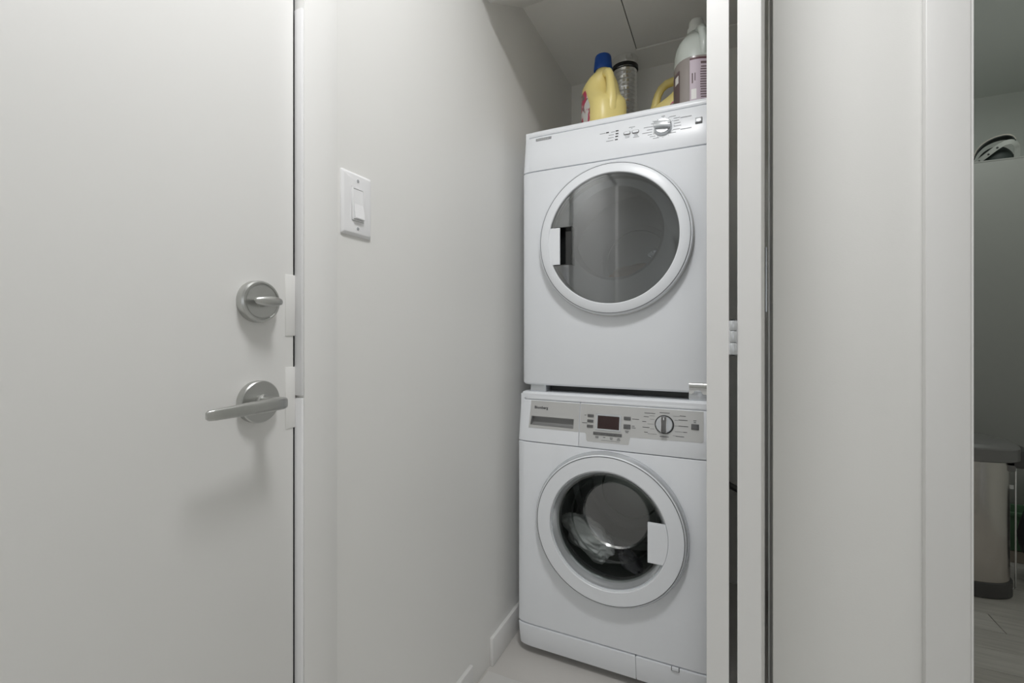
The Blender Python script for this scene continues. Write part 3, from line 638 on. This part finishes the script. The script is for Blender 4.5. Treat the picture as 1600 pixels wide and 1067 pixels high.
def jug(name, loc, rot, label, group, sx=1.0, sc=1.0):
    """detergent jug; the handle points to local +x, wide label faces are +-y"""
    t = thing(name, loc, label, 'jug', group)
    mtx = Matrix.Translation(loc) @ Matrix.Rotation(rot, 4, 'Z') @ Matrix.Diagonal((sx, 1, 1, 1))
    NS = 48
    # (z, left extent, right extent, half depth, exponent)
    secs = [(0.0, -0.080, 0.080, 0.056, 3), (0.004, -0.086, 0.086, 0.062, 3), (0.03, -0.090, 0.090, 0.065, 3.2), (0.085, -0.090, 0.090, 0.065, 3.2), (0.105, -0.090, 0.084, 0.065, 3),
            (0.125, -0.090, 0.062, 0.0645, 2.8), (0.145, -0.0895, 0.042, 0.064, 2.7), (0.165, -0.089, 0.031, 0.063, 2.6), (0.185, -0.087, 0.029, 0.060, 2.5), (0.197, -0.080, 0.030, 0.054, 2.4), (0.208, -0.066, 0.032, 0.046, 2.2), (0.217, -0.048, 0.031, 0.036, 2.1), (0.224, -0.034, 0.029, 0.028, 2.0), (0.234, -0.027, 0.024, 0.0245, 2.0)]
    secs = [(z, max(l, -0.086/sx if sx > 1 else l), r, d, n) for z, l, r, d, n in secs]
    rings = []
    for z, l, r, d, n in secs:
        cx, a = (l+r)/2, (r-l)/2
        rings.append([tuple(mtx @ Vector((cx+sup(a, d, n, 2*PI*k/NS)[0], sup(a, d, n, 2*PI*k/NS)[1], z))) for k in range(NS)])
    body = part('body', loft(rings, True, 60), 'yellow', t)
    # handle: round at the top, flaring out into the body below
    hp = [(0.010, 0.205, 0.018), (0.030, 0.206, 0.0180), (0.048, 0.200, 0.0172), (0.060, 0.186, 0.0165), (0.067, 0.166, 0.0165), (0.071, 0.145, 0.0175), (0.073, 0.124, 0.0205), (0.072, 0.100, 0.026), (0.066, 0.070, 0.033), (0.058, 0.040, 0.034)]
    part('handle', tube([tuple(mtx @ Vector((x, 0, z))) for x, z, r in hp], [r*sc*0.82 for _, _, r in hp], 20), 'yellow', t)
    # cap
    cp = []
    for k, (z, r) in enumerate(((0.230, 0.030), (0.234, 0.0315), (0.244, 0.0305), (0.276, 0.0270), (0.281, 0.0255), (0.283, 0.022))):
        cp.append([tuple(mtx @ Vector((-0.002+(r+(0.0004 if j % 2 else -0.0003)*(1 if 0 < k < 4 else 0))*math.cos(2*PI*j/72), (r+(0.0004 if j % 2 else -0.0003)*(1 if 0 < k < 4 else 0))*math.sin(2*PI*j/72), z))) for j in range(72)])
    part('cap', loft(cp, True, 40), 'blue', t, 'ribbed blue cap')
    # labels on both wide faces
    for sgn in (1, -1):
        bm = bmesh.new(); rows = []
        for i in range(9):
            z = 0.012+0.150*i/8; lo, hi = -0.066/sx, 0.045-0.05*max(0, (z-0.09)/0.07)
            row = []
            for j in range(9):
                x = lo+(hi-lo)*j/8
                for (za, l, r, d, n), (zb, l2, r2, d2, n2) in zip(secs, secs[1:]):
                    if za <= z <= zb:
                        f = (z-za)/(zb-za); L, Rr, D, nn = l+(l2-l)*f, r+(r2-r)*f, d+(d2-d)*f, n+(n2-n)*f
                u = min(0.999, abs((x-(L+Rr)/2)/((Rr-L)/2)))
                row.append(bm.verts.new(mtx @ Vector((x, sgn*(D*(1-u**nn)**(1/nn)+0.0007), z))))
            rows.append(row)
        for i in range(8):
            for j in range(8): bm.faces.new((rows[i][j], rows[i][j+1], rows[i+1][j+1], rows[i+1][j]))
        lb = part('label_sticker', bm_mesh(bm, True, 60), M['jug_label'], t, 'white label with pink flowers')
    return t
# printed label: white ground with pink blossoms and grey green leaf shapes
m = mat('jug_label', (0.7, 0.7, 0.68), 0.45); M['jug_label'] = m; nt = m.node_tree; bs = nt.nodes['Principled BSDF']
tc = nt.nodes.new('ShaderNodeTexCoord'); n1 = nt.nodes.new('ShaderNodeTexNoise'); n1.inputs['Scale'].default_value = 22
n2 = nt.nodes.new('ShaderNodeTexNoise'); n2.inputs['Scale'].default_value = 45
r1 = nt.nodes.new('ShaderNodeValToRGB'); r1.color_ramp.elements[0].position = 0.50; r1.color_ramp.elements[1].position = 0.54
r2 = nt.nodes.new('ShaderNodeValToRGB'); r2.color_ramp.elements[0].position = 0.56; r2.color_ramp.elements[1].position = 0.60
m1 = nt.nodes.new('ShaderNodeMix'); m1.data_type = 'RGBA'; m1.inputs[6].default_value = (0.72, 0.71, 0.68, 1); m1.inputs[7].default_value = (0.55, 0.05, 0.12, 1)
m2 = nt.nodes.new('ShaderNodeMix'); m2.data_type = 'RGBA'; m2.inputs[7].default_value = (0.18, 0.20, 0.16, 1)
nt.links.new(tc.outputs['Object'], n1.inputs['Vector']); nt.links.new(tc.outputs['Object'], n2.inputs['Vector'])
nt.links.new(n1.outputs['Fac'], r1.inputs[0]); nt.links.new(n2.outputs['Fac'], r2.inputs[0])
nt.links.new(r1.outputs[0], m1.inputs[0]); nt.links.new(m1.outputs[2], m2.inputs[6]); nt.links.new(r2.outputs[0], m2.inputs[0]); nt.links.new(m2.outputs[2], bs.inputs['Base Color'])
jug('detergent_jug', (-0.378, 1.555, DZ3), math.radians(-56), 'yellow detergent jug with a blue cap in front of the foil duct', 'yellow jugs on the dryer')
jug('detergent_jug', (-0.110, 1.680, DZ3), math.radians(184), 'yellow jug mostly hidden behind the tall white bottle, handle showing', 'yellow jugs on the dryer', 1.52)

# tall translucent bottle
bx_, by_ = -0.076, 1.512
t = thing('softener_bottle', (bx_, by_, DZ3), 'tall translucent white bottle with mauve label on the dryer', 'bottle')
mtx = Matrix.Translation((bx_, by_, DZ3)) @ Matrix.Rotation(math.radians(-70), 4, 'Z')
def bring(z, a, d, n=2.4, off=0.0, NS=56): return [tuple(mtx @ Vector((off+sup(a, d, n, 2*PI*k/NS)[0], sup(a, d, n, 2*PI*k/NS)[1], z))) for k in range(NS)]
part('filled_body', loft([bring(0.0, 0.058, 0.058), bring(0.004, 0.064, 0.063), bring(0.02, 0.066, 0.066), bring(0.146, 0.066, 0.066)], True, 50, cap=True), 'liquid', t, 'lower body showing mauve liquid')
part('shoulder', loft([bring(0.1462, 0.066, 0.066), bring(0.162, 0.0655, 0.066), bring(0.182, 0.063, 0.0645, 2.3), bring(0.203, 0.057, 0.060, 2.2, -0.001), bring(0.222, 0.047, 0.051, 2.1, -0.004), bring(0.238, 0.036, 0.039, 2, -0.007), bring(0.248, 0.027, 0.028, 2, -0.008), bring(0.264, 0.0235, 0.0235, 2, -0.008)], True, 50), 'frost', t, 'frosted upper body')
part('cap', loft([bring(0.254, 0.0262, 0.0262, 2, -0.008), bring(0.257, 0.0268, 0.0268, 2, -0.008), bring(0.268, 0.0262, 0.0262, 2, -0.008), bring(0.269, 0.0225, 0.0225, 2, -0.008), bring(0.290, 0.0205, 0.0205, 2, -0.008), bring(0.294, 0.018, 0.018, 2, -0.008)], True, 40), 'frostcap', t)
part('handle', tube([tuple(mtx @ Vector(p)) for p in ((0.005, 0, 0.248), (0.026, 0, 0.246), (0.044, 0, 0.238), (0.054, 0, 0.222), (0.059, 0, 0.196), (0.060, 0, 0.168), (0.052, 0, 0.150))], [0.012, 0.0125, 0.0125, 0.012, 0.012, 0.0125, 0.013], 16), 'frost', t)
def wrap(a0, a1, z0, z1, r=0.0667, n=16):
    bm = bmesh.new(); lo = []; hi = []
    for i in range(n+1):
        a = a0+(a1-a0)*i/n; x, y = sup(r, r, 2.4, a)
        lo.append(bm.verts.new(mtx @ Vector((x, y, z0)))); hi.append(bm.verts.new(mtx @ Vector((x, y, z1))))
    for i in range(n): bm.faces.new((lo[i], lo[i+1], hi[i+1], hi[i]))
    return bm_mesh(bm, True, 60)
lb = part('back_label', wrap(-0.55, 0.95, 0.008, 0.140), 'lab_mauve', t, 'mauve label with rows of small print')
part('label_band', wrap(-0.55, 0.95, 0.1345, 0.1405, 0.0670), 'lab_maroon', lb)
bm = bmesh.new()
def put(me):
    bm.from_mesh(me); bpy.data.meshes.remove(me)
for k in range(14):
    z = 0.110-0.0074*k; put(wrap(-0.12+0.03*random.random(), 0.55+0.3*random.random(), z, z+0.0032, 0.0671, 8))
for k in range(3): put(wrap(-0.10+0.2*k, 0.06+0.2*k, 0.120, 0.127, 0.0671, 4))
put(wrap(-0.46, -0.40, 0.065, 0.095, 0.0671, 3)); put(wrap(-0.34, -0.30, 0.072, 0.095, 0.0671, 3))
part('small_print', bm_mesh(bm, True), 'lab_dark', lb, kind='stuff')
bm = bmesh.new()
put(wrap(-0.48, -0.26, 0.018, 0.048, 0.0670, 4)); 
part('barcode_patch', bm_mesh(bm, True), 'labwhite', lb)
fl2 = part('front_label', wrap(-2.3, -1.12, 0.008, 0.120), 'lab_dark', t, 'dark front label seen edge on')
bm = bmesh.new(); put(wrap(-1.5, -1.2, 0.085, 0.108, 0.0671, 5))
part('label_patch', bm_mesh(bm, True), 'labwhite', fl2)

# water hose and pipe behind the machines, seen between the folded door panels
t = solo('water_hose', tube([(0.128, 1.98, 0.0), (0.125, 1.99, 0.22), (0.10, 2.02, 0.40), (0.02, 2.04, 0.43), (-0.04, 2.05, 0.38)], 0.014, 12), 'hose', 'grey water hose behind the washer seen through the gap in the folded door', 'hose')

# ------------------------------------------------------------------ folded bifold closet door
bf = thing('bifold_door', (0.015, 1.05, 0.008), 'white bifold closet door folded open on the right of the machines', 'bifold door')
def panel(xa0, xa1, xb0, xb1, y0, y1, z0, z1):
    return loft([[(xa0+.001, y0, z), (xa1-.001, y0, z), (xa1, y0+.001, z), (xb1, y1, z), (xb0, y1, z), (xa0, y0+.001, z)] for z in (z0, z1)], False)
p1 = part('panel', panel(-0.0276, 0.0074, -0.036, -0.001, 0.855, 1.225, 0.03, 2.05), 'trim', bf, 'leading panel with the pull')
p2 = part('panel', panel(0.0200, 0.0558, 0.052, 0.0878, 0.853, 1.225, 0.03, 2.05), 'trim', bf, 'panel pivoting at the jamb')
hg = None
for zc in (1.040, 0.30, 1.80):
    bm = bmesh.new()
    for k, (za, zb) in enumerate(((-0.031, -0.0115), (-0.0105, 0.0085), (0.0095, 0.026))):
        lathe_bm(bm, [(0, za), (0.0054, za), (0.0059, za+0.0008), (0.0059, zb-0.0008), (0.0054, zb), (0, zb)], 20, Matrix.Translation((0.0137, 0.853, zc)) @ Matrix.Rotation(PI/2, 4, 'X') @ Matrix.Diagonal((1, 1, -1, 1)))
    hg = part('hinge', bm_mesh(bm, True), 'silver2', bf, 'three knuckle hinge')
    part('hinge_pin', lathe([(0, -0.0335), (0.0045, -0.033), (0.0045, 0.028), (0, 0.0295)], 14, Matrix.Translation((0.0137, 0.853, zc)) @ Matrix.Rotation(PI/2, 4, 'X') @ Matrix.Diagonal((1, 1, -1, 1))), 'dark', hg)
    part('hinge_leaf', boxes((0.0074, 0.0090, 0.854, 0.885, zc-0.031, zc+0.026), (0.0184, 0.0200, 0.854, 0.885, zc-0.031, zc+0.026)), 'gasket', hg)
# pull: a short chrome bar with scalloped underside on the leading panel
pts = [(0.0, 0.008), (-0.031, 0.008), (-0.031, -0.010), (-0.027, -0.011), (-0.023, -0.008)]
pts += [(-0.0155-0.0075*math.cos(PI*i/10), -0.0085+0.0055*math.sin(PI*i/10)) for i in range(11)]
pts += [(-0.006, -0.011), (0.0, -0.011)]
pu = part('pull', prism(pts, 0.935, 0.945, Matrix.Translation((-0.030, 0, 0.9395))), 'silver', bf)
part('pull_bar', tube([(-0.030, 0.936, 0.9455), (-0.061, 0.936, 0.9455)], 0.0048, 16), 'nickel', pu)
part('edge_plate', boxes((0.0870, 0.0898, 1.205, 1.222, 1.094, 1.245)), 'silver2', p2, 'pale metal plate near the pivot edge')
part('track', boxes((-0.62, 0.095, 1.19, 1.225, 2.055, 2.082)), 'silver', bf)

# ------------------------------------------------------------------ room on the right
cb = thing('tall_cabinet', (1.1, 3.25, 0.0), 'tall plain pale grey cabinet in the dim room behind the waste bin', 'cabinet')
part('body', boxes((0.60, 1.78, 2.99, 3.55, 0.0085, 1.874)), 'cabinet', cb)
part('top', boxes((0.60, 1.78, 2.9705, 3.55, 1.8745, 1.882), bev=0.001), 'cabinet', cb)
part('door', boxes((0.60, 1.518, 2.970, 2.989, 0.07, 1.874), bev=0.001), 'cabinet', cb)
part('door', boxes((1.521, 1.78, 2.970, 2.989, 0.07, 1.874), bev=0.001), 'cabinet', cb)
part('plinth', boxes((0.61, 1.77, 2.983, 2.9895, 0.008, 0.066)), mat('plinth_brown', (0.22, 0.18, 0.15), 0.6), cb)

# cap with a perforated strap on the cabinet
cc = Vector((1.222, 3.075, 1.8825))
cp = thing('cap', cc, 'dark cap with pale perforated strap on top of the tall cabinet', 'cap')
mtx = Matrix.Translation(cc) @ Matrix.Rotation(math.radians(-16), 4, 'Z') @ Matrix.Diagonal((0.84, 0.9, 0.95, 1))
bm = bmesh.new(); rings = []
for i in range(9):                                # crown: a low dome
    e = i/8*PI/2*0.98
    rings.append([tuple(mtx @ Vector((0.004+0.084*math.cos(e)*math.cos(2*PI*k/36), 0.03+0.085*math.cos(e)*math.sin(2*PI*k/36), 0.004+0.098*math.sin(e)))) for k in range(36)])
loft_bm(bm, rings, cap=True)
part('crown', bm_mesh(bm, True, 60), 'capdark', cp)
def smooth_path(p, n=4):
    out = []
    for i in range(len(p)-1):
        a, b, c, d = p[max(i-1, 0)], p[i], p[i+1], p[min(i+2, len(p)-1)]
        for k in range(n):
            t = k/n; out.append(tuple(0.5*(2*b[q]+(c[q]-a[q])*t+(2*a[q]-5*b[q]+4*c[q]-d[q])*t*t+(3*b[q]-a[q]-3*c[q]+d[q])*t**3) for q in range(len(b))))
    return out+[p[-1]]
def ribbon(p, wid, th, m, name, flat):
    """strip along points (x, y, z): its width lies in the x-z plane (flat) or along y"""
    p = smooth_path(p); rings = []
    for i, q in enumerate(p):
        d = Vector(p[min(i+1, len(p)-1)])-Vector(p[max(i-1, 0)]); d.normalize(); Y = Vector((0, 1, 0))
        s = d.cross(Y).normalized(); a, b = (s, Y) if flat else (Y, s)
        q = Vector(q); rings.append([tuple(mtx @ (q+a*wid/2*u+b*th*v)) for u, v in ((-1, -.5), (1, -.5), (1, .5), (-1, .5))])
    return part(name, loft(rings, True, 50), m, cp)
st = [(-0.098, -0.030, 0.012), (-0.070, -0.048, 0.024), (-0.035, -0.062, 0.046), (0.0, -0.070, 0.070), (0.035, -0.072, 0.087), (0.062, -0.066, 0.088), (0.080, -0.052, 0.074), (0.086, -0.035, 0.050), (0.087, -0.020, 0.014)]
sb = ribbon(st, 0.024, 0.004, 'strap', 'strap', True)
for i in (1, 2, 3):
    q = mtx @ (Vector(st[i])+Vector((0.004, -0.003, 0)))
    part('strap_hole', lathe([(0.0045, 0.001), (0.0045, -0.0008), (0, -0.001)], 12, Matrix.Translation(q) @ Matrix.Rotation(math.radians(-16), 4, 'Z')), 'dark', sb)
bp = [(-0.092, -0.03, 0.050), (-0.076, -0.03, 0.084), (-0.045, -0.03, 0.113), (-0.005, -0.03, 0.129), (0.035, -0.03, 0.132), (0.062, -0.03, 0.122), (0.078, -0.03, 0.098)]
ribbon(bp, 0.07, 0.005, 'cream', 'brim', False)
ribbon([(x*0.965+0.002, y-0.001, z-0.0055) for x, y, z in bp], 0.07, 0.004, 'capdark', 'brim_lining', False)

# waste bin
bn = thing('waste_bin', (0.86, 2.52, 0.008), 'oval brushed steel waste bin with dark lid in the dim room', 'waste bin')
def oval(z, hw, hd, n=2.6, cx=0.86, cy=2.52, NS=64): return [(cx+sup(hw, hd, n, 2*PI*k/NS)[0], cy+sup(hw, hd, n, 2*PI*k/NS)[1], z) for k in range(NS)]
part('base', loft([oval(0.009, 0.176, 0.126), oval(0.012, 0.181, 0.131), oval(0.066, 0.181, 0.131), oval(0.068, 0.178, 0.128)], True, 40), 'canbase', bn)
part('body', loft([oval(0.068, 0.174, 0.124), oval(0.545, 0.174, 0.124)], True, 40), 'brushed', bn)
ld = part('lid', loft([oval(0.545, 0.196, 0.150, 2.6), oval(0.549, 0.200, 0.154, 2.6), oval(0.594, 0.200, 0.154, 2.6), oval(0.600, 0.197, 0.151), oval(0.602, 0.194, 0.148), oval(0.611, 0.180, 0.137), oval(0.617, 0.150, 0.112), oval(0.621, 0.08, 0.06), oval(0.622, 0.02, 0.015)], True, 25), 'lid', bn)
part('hinge_housing', boxes((0.99, 1.105, 2.44, 2.60, 0.515, 0.585), bev=0.012), 'canbase', bn)
part('skirt', boxes((0.93, 1.035, 2.44, 2.60, 0.500, 0.548), bev=0.008), 'lid', bn)
part('label_badge', boxes((1.008, 1.0345, 2.462, 2.464, 0.43, 0.445)), 'silver', bn)
part('pedal_rod', tube([(1.056, 2.50, 0.52), (1.056, 2.50, 0.03), (1.050, 2.50, 0.022), (1.02, 2.50, 0.022)], 0.003, 8), 'chrome', bn)
# green box and black bag behind
gb = thing('storage_box', (1.32, 2.89, 0.008), 'low green fabric box against the tall cabinet behind the bin', 'box')
part('body', cut(boxes((1.12, 1.52, 2.82, 2.955, 0.062, 0.235), bev=0.006), boxes((1.128, 1.512, 2.828, 2.947, 0.075, 0.30))), 'green', gb)
part('rim', boxes((1.117, 1.523, 2.816, 2.822, 0.215, 0.236), (1.117, 1.523, 2.953, 2.959, 0.215, 0.236), bev=0.002), 'green', gb)
part('base', boxes((1.122, 1.518, 2.822, 2.953, 0.0085, 0.0615), bev=0.003), mat('box_base_tan', (0.30, 0.26, 0.21), 0.7), gb, 'tan lower part of the box')
bg = thing('backpack', (1.26, 2.62, 0.008), 'black bag on the floor at the right picture edge', 'bag')
bmb = crumple((1.262, 2.62, 0.205), (0.138, 0.10, 0.178), 3.3, 4, 0.08)
part('body', bmb, 'blackfab', bg)
part('strap', tube([(1.16, 2.545, 0.33), (1.125, 2.54, 0.27), (1.112, 2.545, 0.19), (1.13, 2.55, 0.11)], 0.011, 10), 'blackfab', bg)
part('buckle', boxes((1.098, 1.122, 2.53, 2.545, 0.165, 0.19), bev=0.003), 'hose', bg)

# ------------------------------------------------------------------ hall ceiling lamp (gives most of the light)
LX, LY = -0.10, 0.36
lp = thing('ceiling_lamp', (LX, LY, 2.37), 'round white flush ceiling lamp in the hall', 'lamp')
mz = Matrix.Translation((LX, LY, 0)) @ Matrix.Rotation(PI/2, 4, 'X') @ Matrix.Diagonal((1, 1, -1, 1))
part('base', lathe([(0.0, 2.4395), (0.17, 2.4395), (0.17, 2.42), (0.16, 2.415), (0, 2.415)], 48, mz), 'trim', lp)
part('diffuser', lathe([(0.158, 2.415), (0.155, 2.40), (0.13, 2.385), (0.08, 2.375), (0, 2.371)], 48, mz), 'lamp', lp)
area('ceiling_lamp_light', (LX, LY, 2.362), (0, 0, 0), 0.30, 0.30, 12.5, (0.993, 0.996, 1.0), 'DISK')
